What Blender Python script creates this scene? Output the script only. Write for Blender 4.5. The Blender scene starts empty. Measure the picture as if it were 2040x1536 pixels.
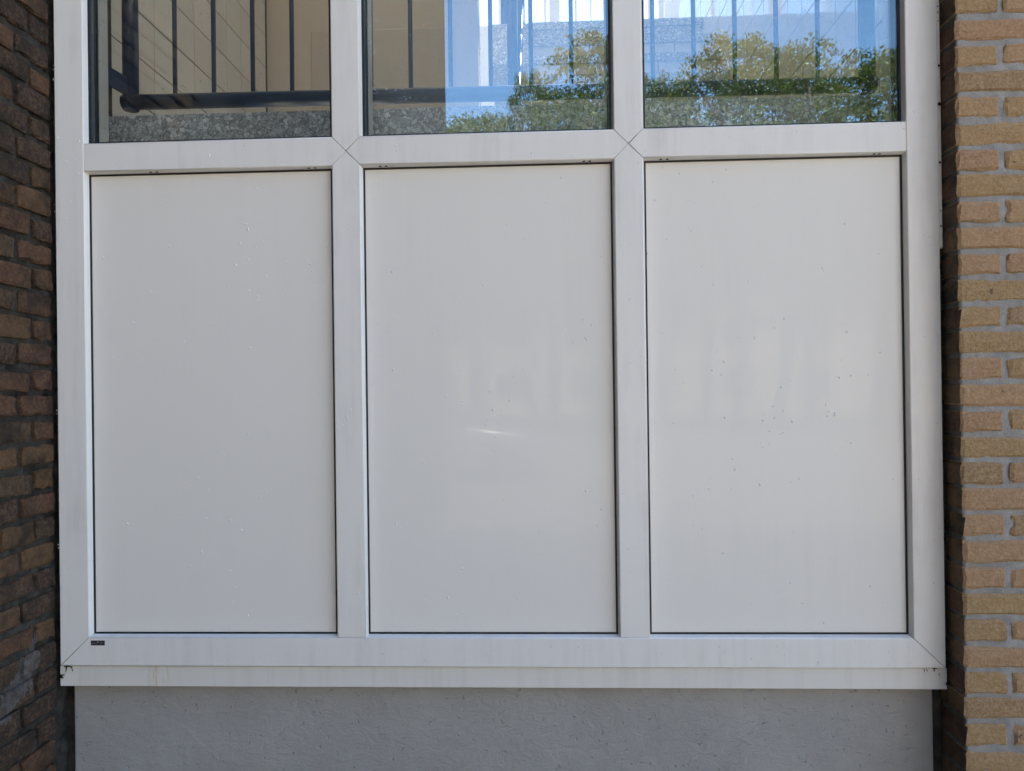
import bpy, bmesh, math, random
import numpy as np
from mathutils import Vector, Matrix

# ------------------------------------------------------------------ camera, sky, sun, exposure
scene = bpy.context.scene
COL = scene.collection
ZB = 0.85                      # height of the frame's bottom edge above the ground
CAM = Vector((1.19235, -1.76443, 0.66988 + ZB))
YAW, PITCH, ROLL = math.radians(2.3249), math.radians(0.1787), math.radians(-0.7267)

def make_camera():
    fwd = Vector((-math.sin(YAW) * math.cos(PITCH), math.cos(YAW) * math.cos(PITCH), math.sin(PITCH)))
    right = Vector((math.cos(YAW), math.sin(YAW), 0))
    up = right.cross(fwd)
    r = right * math.cos(ROLL) + up * math.sin(ROLL)
    u = -right * math.sin(ROLL) + up * math.cos(ROLL)
    cd = bpy.data.cameras.new('camera')
    cd.sensor_fit = 'HORIZONTAL'; cd.sensor_width = 36.0
    cd.lens = 36.0 * 1465.1 / 2040.0
    cd.clip_start = 0.02; cd.clip_end = 2000
    c = bpy.data.objects.new('camera', cd); COL.objects.link(c)
    m = Matrix((r, u, -fwd)).transposed().to_4x4(); m.translation = CAM
    c.matrix_world = m
    scene.camera = c
make_camera()

SUN_EL, SUN_AZ = math.radians(56), math.radians(20)      # azimuth clockwise from +Y: behind the building, to the right
world = bpy.data.worlds.new('World'); scene.world = world; world.use_nodes = True
wn = world.node_tree.nodes; wl = world.node_tree.links
sky = wn.new('ShaderNodeTexSky'); sky.sky_type = 'NISHITA'; sky.sun_disc = False
sky.sun_elevation = SUN_EL; sky.sun_rotation = SUN_AZ
sky.air_density = 1.0; sky.dust_density = 0.5; sky.ozone_density = 1.3
wl.new(sky.outputs[0], wn['Background'].inputs[0]); wn['Background'].inputs[1].default_value = 0.125
sd = Vector((math.sin(SUN_AZ) * math.cos(SUN_EL), math.cos(SUN_AZ) * math.cos(SUN_EL), math.sin(SUN_EL)))
sl = bpy.data.lights.new('sun', 'SUN'); sl.energy = 5.0; sl.angle = math.radians(0.53); sl.color = (1.0, 0.92, 0.79)
so = bpy.data.objects.new('sun', sl); COL.objects.link(so); so.location = (0, 0, 30)
so.rotation_euler = (-sd).to_track_quat('-Z', 'Y').to_euler()
scene.view_settings.view_transform = 'Standard'; scene.view_settings.look = 'None'
scene.view_settings.exposure = 2.32; scene.view_settings.gamma = 1.0
scene.render.engine = 'CYCLES'
cy = scene.cycles
cy.use_denoising = True
cy.max_bounces = 8; cy.diffuse_bounces = 4; cy.glossy_bounces = 3; cy.transparent_max_bounces = 24
cy.sample_clamp_indirect = 6.0; cy.caustics_reflective = False; cy.caustics_refractive = False

random.seed(7); RNG = np.random.default_rng(7)

# ------------------------------------------------------------------ helpers
def tag(o, label=None, cat=None, group=None, kind=None):
    if label: o['label'] = label
    if cat: o['category'] = cat
    if group: o['group'] = group
    if kind: o['kind'] = kind
    return o

def link(name, me, mat=None, parent=None, loc=None, rz=None):
    o = bpy.data.objects.new(name, me)
    if mat is not None and me is not None and len(me.materials) == 0: me.materials.append(mat)
    COL.objects.link(o)
    if parent: o.parent = parent
    if loc: o.location = loc
    if rz is not None: o.rotation_euler = (0, 0, rz)
    return o

def empty(name, loc=(0, 0, 0)):
    o = bpy.data.objects.new(name, None); COL.objects.link(o); o.location = loc
    return o

def mesh(name, v, f, smooth=False):
    me = bpy.data.meshes.new(name); me.from_pydata([tuple(p) for p in v], [], [tuple(q) for q in f]); me.update()
    if smooth: me.polygons.foreach_set('use_smooth', [True] * len(me.polygons))
    return me

def box_vf(x0, x1, y0, y1, z0, z1, base=0):
    v = [(x0, y0, z0), (x1, y0, z0), (x1, y1, z0), (x0, y1, z0), (x0, y0, z1), (x1, y0, z1), (x1, y1, z1), (x0, y1, z1)]
    f = [(0, 3, 2, 1), (4, 5, 6, 7), (0, 1, 5, 4), (1, 2, 6, 5), (2, 3, 7, 6), (3, 0, 4, 7)]
    return v, [tuple(i + base for i in q) for q in f]

def boxes(name, lst):
    v, f = [], []
    for b in lst:
        a, c = box_vf(*b, base=len(v)); v += a; f += c
    return mesh(name, v, f)

def bevbox(name, b, w=0.003, seg=2):
    bm = bmesh.new()
    v, f = box_vf(*b)
    vs = [bm.verts.new(p) for p in v]
    for q in f: bm.faces.new([vs[i] for i in q])
    bmesh.ops.bevel(bm, geom=list(bm.edges), offset=w, segments=seg, affect='EDGES', profile=0.6)
    me = bpy.data.meshes.new(name); bm.to_mesh(me); bm.free()
    return me

def tube(name, pts, r, n=14, caps=True, smooth=True):
    """tube along a polyline; r is a number or a list of radii"""
    pts = [Vector(p) for p in pts]
    if not hasattr(r, '__len__'): r = [r] * len(pts)
    v, f = [], []
    ref = None
    for i, p in enumerate(pts):
        if i == 0: d = pts[1] - p
        elif i == len(pts) - 1: d = p - pts[i - 1]
        else: d = (pts[i + 1] - p).normalized() + (p - pts[i - 1]).normalized()
        d.normalize()
        if ref is None: ref = Vector((0, 0, 1)) if abs(d.z) < .9 else Vector((1, 0, 0))
        a = d.cross(ref).normalized(); b = d.cross(a).normalized()
        sc = 1.0
        if 0 < i < len(pts) - 1:
            c = max(.5, d.dot((pts[i + 1] - p).normalized())); sc = 1.0 / c
        for k in range(n):
            t = 2 * math.pi * k / n
            v.append(p + (a * math.cos(t) + b * math.sin(t)) * r[i] * (1 if sc == 1 else 1))
    for i in range(len(pts) - 1):
        for k in range(n):
            f.append((i * n + k, i * n + (k + 1) % n, (i + 1) * n + (k + 1) % n, (i + 1) * n + k))
    if caps:
        f.append(tuple(range(n - 1, -1, -1))); f.append(tuple((len(pts) - 1) * n + k for k in range(n)))
    me = mesh(name, v, f)
    me.polygons.foreach_set('use_smooth', [len(p.vertices) == 4 and smooth for p in me.polygons])
    return me

def vnoise(x, y, seed=0):
    """smooth value noise on numpy arrays, 0..1"""
    xi = np.floor(x).astype(np.int64); yi = np.floor(y).astype(np.int64); xf = x - xi; yf = y - yi
    def h(a, b):
        n = (a * 374761393 + b * 668265263 + seed * 982451653) & 0x7fffffff
        n = ((n ^ (n >> 13)) * 1274126177) & 0x7fffffff
        return ((n ^ (n >> 16)) & 0xffff) / 65535.0
    u = xf * xf * (3 - 2 * xf); w = yf * yf * (3 - 2 * yf)
    return (h(xi, yi) * (1 - u) + h(xi + 1, yi) * u) * (1 - w) + (h(xi, yi + 1) * (1 - u) + h(xi + 1, yi + 1) * u) * w

# ------------------------------------------------------------------ materials
class NT:
    def __init__(s, name):
        s.m = bpy.data.materials.new(name); s.m.use_nodes = True
        s.t = s.m.node_tree; s.n = s.t.nodes; s.l = s.t.links
        s.b = s.n['Principled BSDF']; s.out = s.n['Material Output']
    def node(s, kind, **kw):
        n = s.n.new('ShaderNode' + kind)
        for k, v in kw.items():
            if k.startswith('_'): setattr(n, k[1:], v)
        return n
    def val(s, sock, v):
        if isinstance(v, bpy.types.NodeSocket): s.l.new(v, sock)
        else: sock.default_value = v
    def coord(s, which='Object', scale=(1, 1, 1), loc=(0, 0, 0)):
        if which == 'Position': o = s.node('NewGeometry').outputs['Position']
        else: o = s.node('TexCoord').outputs[which]
        mp = s.node('Mapping'); mp.inputs['Scale'].default_value = scale; mp.inputs['Location'].default_value = loc
        s.l.new(o, mp.inputs['Vector']); return mp.outputs[0]
    def noise(s, vec, scale=5, detail=4, rough=.55, dist=0):
        n = s.node('TexNoise'); s.l.new(vec, n.inputs['Vector']); n.inputs['Scale'].default_value = scale
        n.inputs['Detail'].default_value = detail; n.inputs['Roughness'].default_value = rough; n.inputs['Distortion'].default_value = dist
        return n.outputs['Fac']
    def ramp(s, fac, stops):
        r = s.node('ValToRGB'); s.val(r.inputs[0], fac)
        el = r.color_ramp.elements
        while len(el) < len(stops): el.new(.5)
        for e, (p, c) in zip(el, stops):
            e.position = p; e.color = (c, c, c, 1) if not hasattr(c, '__len__') else (*c, 1)
        return r.outputs[0]
    def mix(s, fac, a, b, mode='MIX'):
        n = s.node('Mix'); n.data_type = 'RGBA'; n.blend_type = mode; s.val(n.inputs[0], fac)
        for k, v in ((6, a), (7, b)):
            if isinstance(v, bpy.types.NodeSocket): s.l.new(v, n.inputs[k])
            else: n.inputs[k].default_value = (*v, 1) if len(v) == 3 else v
        return n.outputs[2]
    def math(s, op, a, b=0.0):
        n = s.node('Math'); n.operation = op; s.val(n.inputs[0], a); s.val(n.inputs[1], b); return n.outputs[0]
    def bump(s, h, strength=.3, dist=.002, prev=None):
        n = s.node('Bump'); n.inputs['Strength'].default_value = strength; n.inputs['Distance'].default_value = dist
        s.l.new(h, n.inputs['Height'])
        if prev is not None: s.l.new(prev, n.inputs['Normal'])
        return n.outputs[0]
    def base(s, c): s.val(s.b.inputs['Base Color'], c if isinstance(c, bpy.types.NodeSocket) else (*c, 1))
    def rough(s, r): s.val(s.b.inputs['Roughness'], r)
    def nrm(s, n): s.l.new(n, s.b.inputs['Normal'])

def m_pvc(name, col, dirt, dirtcol=(.42, .38, .32), rough=.34, streak=(26, 26, 2.2)):
    t = NT(name)
    st = t.noise(t.coord('Position', streak), 1.0, 6, .62)
    bl = t.noise(t.coord('Position'), 7, 5, .6)
    k = t.math('MULTIPLY', t.ramp(st, [(.46, 0), (.78, 1)]), t.ramp(bl, [(.35, 0), (.7, 1)]))
    k = t.math('MULTIPLY', k, dirt)
    sp = t.ramp(t.noise(t.coord('Position'), 190, 2, .5), [(.735, 0), (.76, 1)])
    c = t.mix(k, col, dirtcol)
    c = t.mix(t.math('MULTIPLY', sp, .25), c, (.3, .29, .27))
    t.base(c); t.rough(t.ramp(bl, [(.3, rough - .06), (.7, rough + .1)]))
    t.nrm(t.bump(t.noise(t.coord('Position'), 60, 3), .06, .001))
    return t.m

def m_panel():
    t = NT('white_glossy_panel')
    st = t.noise(t.coord('Position', (34, 34, 1.4)), 1.0, 5, .6)
    bl = t.noise(t.coord('Position'), 3.2, 5, .6)
    k = t.math('MULTIPLY', t.ramp(st, [(.45, 0), (.75, 1)]), t.ramp(bl, [(.4, 0), (.72, 1)]))
    t.base(t.mix(t.math('MULTIPLY', k, .18), (.82, .786, .722), (.64, .605, .54)))
    t.rough(.42); t.b.inputs['Specular IOR Level'].default_value = .3
    t.b.inputs['Coat Weight'].default_value = .18; t.b.inputs['Coat Roughness'].default_value = .02
    t.nrm(t.bump(t.noise(t.coord('Position'), 2.6, 2), .05, .01))
    return t.m

def m_simple(name, col, rough=.5, metal=0.0, bumpscale=None, bumpstr=.2):
    t = NT(name); t.base(col); t.rough(rough); t.b.inputs['Metallic'].default_value = metal
    if bumpscale: t.nrm(t.bump(t.noise(t.coord('Position'), bumpscale, 4), bumpstr, .002))
    return t.m

def m_brick(name, cols, var, pores, moss=None, smear=False):
    t = NT(name)
    oi = t.node('ObjectInfo').outputs['Random']
    c = t.ramp(oi, [(i / len(cols), q) for i, q in enumerate(cols)]); c.node.color_ramp.interpolation = 'CONSTANT'
    ob = t.coord('Position')
    n1 = t.noise(ob, 26, 6, .7); n2 = t.noise(ob, 120, 6, .75); n3 = t.noise(ob, 300, 4, .7)
    c = t.mix(t.ramp(n1, [(.3, 0), (.7, 1)]), c, t.mix(.5, c, var[0]))
    c = t.mix(t.ramp(n2, [(.42, 0), (.68, .8)]), c, var[1])
    pit = t.ramp(n3, [(.30, 1), (.40, 0)])
    c = t.mix(t.math('MULTIPLY', pit, pores), c, (.03, .025, .02))
    big = t.ramp(t.noise(ob, 55, 3, .5), [(.24, 1), (.29, 0)])
    c = t.mix(t.math('MULTIPLY', big, pores * .8), c, (.04, .03, .025))
    if moss:
        c = t.mix(t.ramp(t.noise(ob, 9, 5, .7), [(.46, 0), (.66, .9)]), c, moss)
    if smear:
        c = paint_smear(t, c)
    t.base(c); t.rough(t.ramp(n2, [(.3, .75), (.7, .95)]))
    h = t.math('ADD', t.math('MULTIPLY', n1, .6), t.math('ADD', t.math('MULTIPLY', n2, .7), t.math('MULTIPLY', n3, .35)))
    t.nrm(t.bump(h, 1.0, .006))
    t.b.inputs['Specular IOR Level'].default_value = .25
    return t.m

def paint_smear(t, c):
    """a smear of pale grey paint on the low left wall, a stain with a shape of its own"""
    g = t.node('NewGeometry').outputs['Position']
    sp = t.node('SeparateXYZ'); t.l.new(g, sp.inputs[0])
    wob = t.noise(t.coord('Position', (1, 40, 16)), 1.0, 4, .7)
    y, z = sp.outputs[1], sp.outputs[2]
    # slanted stroke running up towards the window
    line = t.math('SUBTRACT', t.math('SUBTRACT', z, SMEAR[1]), t.math('MULTIPLY', t.math('SUBTRACT', y, SMEAR[0]), 0.75))
    d = t.math('ABSOLUTE', line)
    lim = t.math('MULTIPLY', t.ramp(wob, [(.25, 0), (.8, 1)]), .075)
    a = t.math('LESS_THAN', d, lim)
    b = t.math('LESS_THAN', t.math('ABSOLUTE', t.math('SUBTRACT', y, SMEAR[0])), .075)
    return t.mix(t.math('MULTIPLY', t.math('MULTIPLY', t.math('MULTIPLY', a, b), .75), t.ramp(t.noise(t.coord('Position'), 45, 5, .75), [(.36, .15), (.6, 1)])), c, (.15, .15, .148))
SMEAR = (-.135, ZB - .005)

def m_mortar(name, c0, c1, dark=None, smear=False):
    t = NT(name)
    ob = t.coord('Position')
    a = t.noise(ob, 30, 6, .7); b = t.noise(ob, 260, 4, .7)
    c = t.mix(t.ramp(a, [(.3, 0), (.7, 1)]), c0, c1)
    c = t.mix(t.ramp(b, [(.5, 0), (.8, .5)]), c, tuple(x * .55 for x in c0))
    if dark: c = t.mix(t.ramp(t.noise(ob, 12, 5, .7), [(.45, 0), (.7, .85)]), c, dark)
    if smear: c = paint_smear(t, c)
    t.base(c); t.rough(.95); t.b.inputs['Specular IOR Level'].default_value = .2
    t.nrm(t.bump(t.math('ADD', a, b), .9, .003))
    return t.m

def m_brickwall_far(name, c1, c2, mc, rot=0.0):
    t = NT(name)
    g = t.node('NewGeometry').outputs['Position']
    sp = t.node('SeparateXYZ'); t.l.new(g, sp.inputs[0])
    cb = t.node('CombineXYZ'); t.l.new(t.math('ADD', sp.outputs[0], sp.outputs[1]), cb.inputs[0]); t.l.new(sp.outputs[2], cb.inputs[1])
    br = t.node('TexBrick'); t.l.new(cb.outputs[0], br.inputs['Vector'])
    br.inputs['Color1'].default_value = (*c1, 1); br.inputs['Color2'].default_value = (*c2, 1); br.inputs['Mortar'].default_value = (*mc, 1)
    br.inputs['Scale'].default_value = 1; br.inputs['Mortar Size'].default_value = .006; br.inputs['Brick Width'].default_value = .222; br.inputs['Row Height'].default_value = .06
    t.base(t.mix(t.ramp(t.noise(t.coord('Position'), 9, 5), [(.3, 0), (.7, .4)]), br.outputs[0], tuple(.6 * x for x in c1)))
    t.rough(.9)
    return t.m

def m_glass():
    t = NT('window_glass')
    for l in list(t.l): t.l.remove(l)
    tr = t.node('BsdfTransparent'); tr.inputs[0].default_value = (.982, .988, .984, 1)
    gl = t.node('BsdfGlossy'); gl.inputs['Roughness'].default_value = 0.0; gl.inputs['Color'].default_value = (.70, .90, 1.0, 1)   # blue-tinted coating
    lw = t.node('LayerWeight'); lw.inputs[0].default_value = .5
    fr = t.math('ADD', t.math('MULTIPLY', t.math('POWER', lw.outputs['Facing'], 5.0), .91), .088)
    bp = t.bump(t.noise(t.coord('Position', (1, 0, 1)), 1.7, 1), .004, .01)
    t.l.new(bp, gl.inputs['Normal'])
    mx = t.node('MixShader'); t.l.new(fr, mx.inputs[0]); t.l.new(tr.outputs[0], mx.inputs[1]); t.l.new(gl.outputs[0], mx.inputs[2])
    t.l.new(mx.outputs[0], t.out.inputs['Surface'])
    return t.m

def m_drop(name):
    t = NT(name)
    for l in list(t.l): t.l.remove(l)
    tr = t.node('BsdfTransparent')
    df = t.node('BsdfDiffuse'); df.inputs[0].default_value = (.97, .97, .97, 1)
    c = t.node('MixShader'); c.inputs[0].default_value = .8; t.l.new(tr.outputs[0], c.inputs[1]); t.l.new(df.outputs[0], c.inputs[2])
    gl = t.node('BsdfGlossy'); gl.inputs['Roughness'].default_value = .15
    lw = t.node('LayerWeight'); lw.inputs[0].default_value = .5
    fr = t.math('ADD', t.math('MULTIPLY', t.math('POWER', lw.outputs['Facing'], 3.0), .4), .08)
    mx = t.node('MixShader'); t.l.new(fr, mx.inputs[0]); t.l.new(c.outputs[0], mx.inputs[1]); t.l.new(gl.outputs[0], mx.inputs[2])
    t.l.new(mx.outputs[0], t.out.inputs['Surface'])
    return t.m

def m_drop_glass(name):
    t = NT(name); t.base((1, 1, 1)); t.rough(0.0)
    t.b.inputs['Transmission Weight'].default_value = 1.0; t.b.inputs['IOR'].default_value = 1.33
    return t.m

def m_terrazzo():
    t = NT('terrazzo')
    v = t.coord('Position')
    nz = t.node('TexNoise'); t.l.new(v, nz.inputs['Vector']); nz.inputs['Scale'].default_value = 55
    wv = t.mix(.012, v, nz.outputs['Color'], 'ADD')
    def chips(scale, thr, lo, hi, prev, cut):
        e = t.node('TexVoronoi'); e.feature = 'DISTANCE_TO_EDGE'; t.l.new(wv, e.inputs['Vector']); e.inputs['Scale'].default_value = scale
        f = t.node('TexVoronoi'); f.feature = 'F1'; t.l.new(wv, f.inputs['Vector']); f.inputs['Scale'].default_value = scale
        sp = t.node('SeparateXYZ'); t.l.new(f.outputs['Color'], sp.inputs[0])
        tone = t.ramp(sp.outputs[0], [(0, lo), (.55, tuple((a + b) / 2 for a, b in zip(lo, hi))), (1, hi)])
        on = t.math('MULTIPLY', t.ramp(e.outputs['Distance'], [(thr, 0), (thr + .03, 1)]), t.ramp(sp.outputs[1], [(cut, 0), (cut + .02, 1)]))
        return t.mix(on, prev, tone)
    c = t.mix(t.noise(v, 300, 3), (.21, .21, .20), (.33, .33, .315))
    c = chips(170, .10, (.28, .285, .27), (.60, .61, .58), c, .35)
    c = chips(125, .07, (.36, .37, .355), (.80, .81, .79), c, .40)
    c = chips(78, .08, (.38, .39, .375), (.82, .83, .81), c, .58)
    t.base(c); t.rough(.35)
    return t.m

def m_tile():
    t = NT('glazed_tile')
    oi = t.node('ObjectInfo').outputs['Random']
    c = t.ramp(oi, [(0, (.70, .65, .56)), (.5, (.74, .69, .60)), (1, (.77, .72, .63))])
    c = t.mix(t.math('MULTIPLY', t.noise(t.coord('Position'), 30, 5), .25), c, (.64, .60, .52))
    t.base(c); t.rough(.05)
    t.nrm(t.bump(t.noise(t.coord('Position', (1, 1, .5)), 16, 2), .05, .004))
    return t.m

def m_leaf():
    t = NT('leaf')
    for l in list(t.l): t.l.remove(l)
    r = t.node('NewGeometry').outputs['Random Per Island']
    oi = t.node('ObjectInfo').outputs['Random']
    c = t.ramp(r, [(0, (.045, .068, .012)), (.5, (.085, .105, .017)), (.85, (.13, .14, .022)), (1, (.18, .165, .035))])
    c = t.mix(t.math('MULTIPLY', oi, .45), c, (.075, .092, .012))
    df = t.node('BsdfDiffuse'); t.l.new(c, df.inputs[0])
    tl = t.node('BsdfTranslucent'); t.l.new(t.mix(.5, c, (.16, .185, .02)), tl.inputs[0])
    gl = t.node('BsdfGlossy'); gl.inputs['Roughness'].default_value = .4
    a = t.node('MixShader'); a.inputs[0].default_value = .35; t.l.new(df.outputs[0], a.inputs[1]); t.l.new(tl.outputs[0], a.inputs[2])
    b = t.node('MixShader'); b.inputs[0].default_value = .02; t.l.new(a.outputs[0], b.inputs[1]); t.l.new(gl.outputs[0], b.inputs[2])
    t.l.new(b.outputs[0], t.out.inputs['Surface'])
    return t.m

def m_concrete_paint():
    t = NT('grey_painted_concrete')
    v = t.coord('Position')
    a = t.noise(v, 4, 6, .6); b = t.noise(t.coord('Position', (1, 1, .5)), 40, 6, .7); fine = t.noise(v, 300, 3, .6)
    c = t.mix(t.ramp(a, [(.3, 0), (.7, 1)]), (.33, .318, .295), (.40, .386, .358))
    lime = t.math('MULTIPLY', t.ramp(t.noise(t.coord('Position', (14, 14, 1.6)), 1, 5, .65), [(.5, 0), (.8, 1)]), t.ramp(a, [(.35, 0), (.6, .55)]))
    c = t.mix(t.math('MULTIPLY', lime, .5), c, (.42, .43, .43))
    spot = t.ramp(t.noise(v, 110, 3, .5), [(.775, 0), (.80, .7)])
    c = t.mix(spot, c, (.07, .07, .07))
    t.base(c); t.rough(.62)
    vor = t.node('TexVoronoi'); t.l.new(t.mix(.08, v, b, 'ADD'), vor.inputs['Vector']); vor.inputs['Scale'].default_value = 26
    pit = t.math('MULTIPLY', t.ramp(vor.outputs['Distance'], [(.03, 0), (.09, 1)]), .30)
    ridge = t.math('MULTIPLY', t.ramp(t.noise(v, 34, 5, .75, 1.4), [(.62, 0), (.80, 1)]), .5)
    trowel = t.noise(t.coord('Position', (1, 1, 2.2)), 17, 6, .72, .8)
    pock = t.math('MULTIPLY', t.ramp(t.noise(v, 85, 2, .5), [(.25, 0), (.31, 1)]), .55)
    h = t.math('ADD', t.math('ADD', t.math('MULTIPLY', trowel, .9), t.math('MULTIPLY', b, .45)), t.math('ADD', pock, t.math('ADD', ridge, t.math('MULTIPLY', fine, .2))))
    t.nrm(t.bump(h, .85, .006))
    return t.m

def m_ground():
    t = NT('paving')
    v = t.coord('Position')
    br = t.node('TexBrick'); t.l.new(v, br.inputs['Vector']); br.inputs['Scale'].default_value = 1
    br.inputs['Color1'].default_value = (.46, .41, .33, 1); br.inputs['Color2'].default_value = (.41, .365, .295, 1); br.inputs['Mortar'].default_value = (.09, .085, .07, 1)
    br.inputs['Brick Width'].default_value = .3; br.inputs['Row Height'].default_value = .3; br.inputs['Mortar Size'].default_value = .004
    t.base(t.mix(t.math('MULTIPLY', t.noise(v, 2, 6), .5), br.outputs[0], (.36, .32, .26))); t.rough(.85)
    return t.m

def m_sill():
    """cream sill with run marks that start at the joint above it and one rusty stain"""
    t = NT('cream_sill')
    st = t.noise(t.coord('Position', (40, 40, .8)), 1.0, 5, .6); bl = t.noise(t.coord('Position'), 6, 5, .6)
    k = t.math('MULTIPLY', t.ramp(st, [(.5, 0), (.74, 1)]), t.ramp(bl, [(.3, .1), (.65, 1)]))
    c = t.mix(t.math('MULTIPLY', k, .3), (.76, .735, .675), (.44, .40, .34))
    g = t.node('NewGeometry').outputs['Position']; sp = t.node('SeparateXYZ'); t.l.new(g, sp.inputs[0])
    # rust run near the left end
    dx = t.math('ABSOLUTE', t.math('SUBTRACT', sp.outputs[0], .243))
    rust = t.math('MULTIPLY', t.ramp(dx, [(.0, 1), (.035, 0)]), t.ramp(t.noise(t.coord('Position', (150, 150, 22)), 1, 4, .7), [(.5, 0), (.68, 1)]))
    c = t.mix(t.math('MULTIPLY', rust, .75), c, (.55, .29, .09))
    # black grime in the joint under the frame
    gz = t.math('SUBTRACT', ZB - .001, sp.outputs[2])
    depth = t.math('MULTIPLY', t.ramp(t.noise(t.coord('Position', (38, 38, 1)), 1, 6, .8), [(.66, 0), (.95, 1)]), .03)
    gr = t.math('LESS_THAN', gz, depth)
    c = t.mix(t.math('MULTIPLY', gr, .7), c, (.06, .05, .045))
    t.base(c); t.rough(.4)
    return t.m

M = dict(
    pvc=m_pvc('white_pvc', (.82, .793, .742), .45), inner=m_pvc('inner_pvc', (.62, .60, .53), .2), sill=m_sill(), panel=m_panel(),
    gasket=m_simple('black_rubber', (.008, .008, .009), .6), spacer=m_simple('spacer_bar', (.11, .12, .14), .35, .5),
    glass=m_glass(), drop=m_drop('water_drop'), dropg=m_drop_glass('water_drop_on_glass'),
    brick_r=m_brick('tan_brick', [(.31, .20, .10), (.43, .268, .128), (.38, .246, .108), (.45, .272, .142), (.40, .256, .112), (.40, .226, .122), (.34, .212, .105), (.43, .258, .138)],
                    ((.26, .165, .085), (.54, .375, .225)), .8),
    shaded_grimy_brick=m_brick('shaded_grimy_brick', [(.16, .095, .055), (.21, .135, .065), (.14, .07, .048), (.19, .12, .06)], ((.06, .04, .028), (.20, .13, .08)), .8, moss=(.03, .026, .02)),  # return-face brick, its colour darkened for grime and for shade
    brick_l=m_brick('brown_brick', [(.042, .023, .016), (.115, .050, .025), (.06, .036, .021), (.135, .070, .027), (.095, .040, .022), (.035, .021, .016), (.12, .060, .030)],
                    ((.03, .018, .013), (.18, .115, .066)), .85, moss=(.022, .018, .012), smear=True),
    mortar_r=m_mortar('pale_mortar', (.40, .385, .36), (.27, .262, .245)),
    mortar_jamb=m_mortar('shaded_grimy_mortar', (.17, .168, .16), (.11, .108, .10)),  # return-face mortar with grime and shade both in its colour
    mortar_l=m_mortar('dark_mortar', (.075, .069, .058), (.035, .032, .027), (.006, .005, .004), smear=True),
    far_r=m_brickwall_far('tan_brickwork', (.42, .27, .14), (.36, .23, .115), (.42, .43, .43)),
    far_l=m_brickwall_far('brown_brickwork', (.028, .017, .012), (.021, .013, .009), (.012, .011, .010)),
    plinth=m_concrete_paint(), navy=m_simple('navy_paint', (.017, .032, .075), .3, 0, 120, .15),
    terrazzo=m_terrazzo(), tile=m_tile(), grout=m_simple('dark_grout', (.04, .032, .024), .9),
    ochre=m_simple('ochre_plaster', (.60, .51, .40), .6, 0, 90, .15), ochre2=m_simple('brown_dado', (.54, .455, .355), .5, 0, 90, .1),
    riser=m_simple('pale_riser_tile', (.66, .62, .54), .3), plaster=m_simple('white_plaster', (.82, .80, .75), .8),
    hole=m_simple('dark_hole', (.02, .017, .015), .9), badge=m_simple('badge_plate', (.03, .032, .037), .4), badge_mark=m_simple('badge_print', (.14, .14, .15), .5),
    grime=m_simple('black_grime', (.010, .009, .008), .95), leaf=m_leaf(), bark=m_simple('bark', (.10, .075, .055), .9, 0, 40, .8),
    sealant=m_simple('old_sealant', (.05, .048, .045), .7, 0, 60, .6), ground=m_ground(), flats=m_simple('cream_render', (.72, .61, .47), .85, 0, 20, .2), roof=m_simple('bitumen_roof', (.05, .05, .05), .9), paint=m_simple('silver_car_paint', (.50, .52, .54), .3, .3),
    tyre=m_simple('tyre_rubber', (.015, .015, .015), .8), rim=m_simple('alloy', (.45, .45, .46), .3, .9), cglass=m_simple('car_glass', (.01, .012, .014), .03),
    lamp_red=m_simple('red_lens', (.35, .01, .01), .15), lamp_white=m_simple('clear_lens', (.7, .7, .7), .1), speck=m_simple('pale_chip', (.6, .58, .54), .7),
)

# ------------------------------------------------------------------ ground
g = link('ground', mesh('ground', [(-400, -400, 0), (400, -400, 0), (400, 400, 0), (-400, 400, 0)], [(0, 1, 2, 3)]), M['ground'])
tag(g, kind='structure', label='grey paved ground in front of the building')

# ------------------------------------------------------------------ brick pieces
def brick_mesh(name, L, H, D, seed, rough=1.0, nx=6, nz=4, side=False):
    """front at y=0 facing -y, length along x from 0 to L, height centred; edges worn and uneven"""
    r = random.Random(seed); v = []; f = []
    xs = [0, .04] + [.04 + .92 * k / (nx - 2) for k in range(1, nx - 2)] + [.96, 1]
    zs = [-.5, -.37] + [-.37 + .74 * k / (nz - 2) for k in range(1, nz - 2)] + [.37, .5]
    ex, ez = r.uniform(0, 50), r.uniform(0, 50)
    for j in range(nz + 1):
        for i in range(nx + 1):
            x = xs[i] * L; z = zs[j] * H
            jit = rough * .0013
            x += r.uniform(-1, 1) * jit * (1.0 if i in (0, nx) else 2.5)
            z += r.uniform(-1, 1) * jit * (1.25 if j in (0, nz) else 1.5)
            y = r.uniform(-.0010, .0013) * rough
            eb = (i in (0, nx)) + (j in (0, nz))
            if eb: y += .0020 + .0020 * rough * r.random()
            if eb == 2: y += .002 * rough * r.random(); x += (.004 if i == 0 else -.004) * rough * r.random() * .6
            if eb and r.random() < .13 * rough:      # chipped arris
                y += .004 * r.random(); z -= math.copysign(.004 * r.random() * rough, z)
            v.append((x, y, z))
    W = nx + 1
    for j in range(nz):
        for i in range(nx): f.append((j * W + i, j * W + i + 1, (j + 1) * W + i + 1, (j + 1) * W + i))
    ring = [i for i in range(W)] + [j * W + nx for j in range(1, nz + 1)] + [nz * W + i for i in range(nx - 1, -1, -1)] + [j * W for j in range(nz - 1, 0, -1)]
    b0 = len(v)
    for k in ring: v.append((v[k][0], D, v[k][2]))
    n = len(ring)
    for k in range(n): f.append((ring[k], b0 + k, b0 + (k + 1) % n, ring[(k + 1) % n]))
    me = mesh(name, v, f)
    if side:      # grime and shade painted on the return face: second material slot, x=0 side
        me.materials.append(M['brick_r']); me.materials.append(M['shaded_grimy_brick'])
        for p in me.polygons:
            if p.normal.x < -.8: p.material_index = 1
    return me

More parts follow.
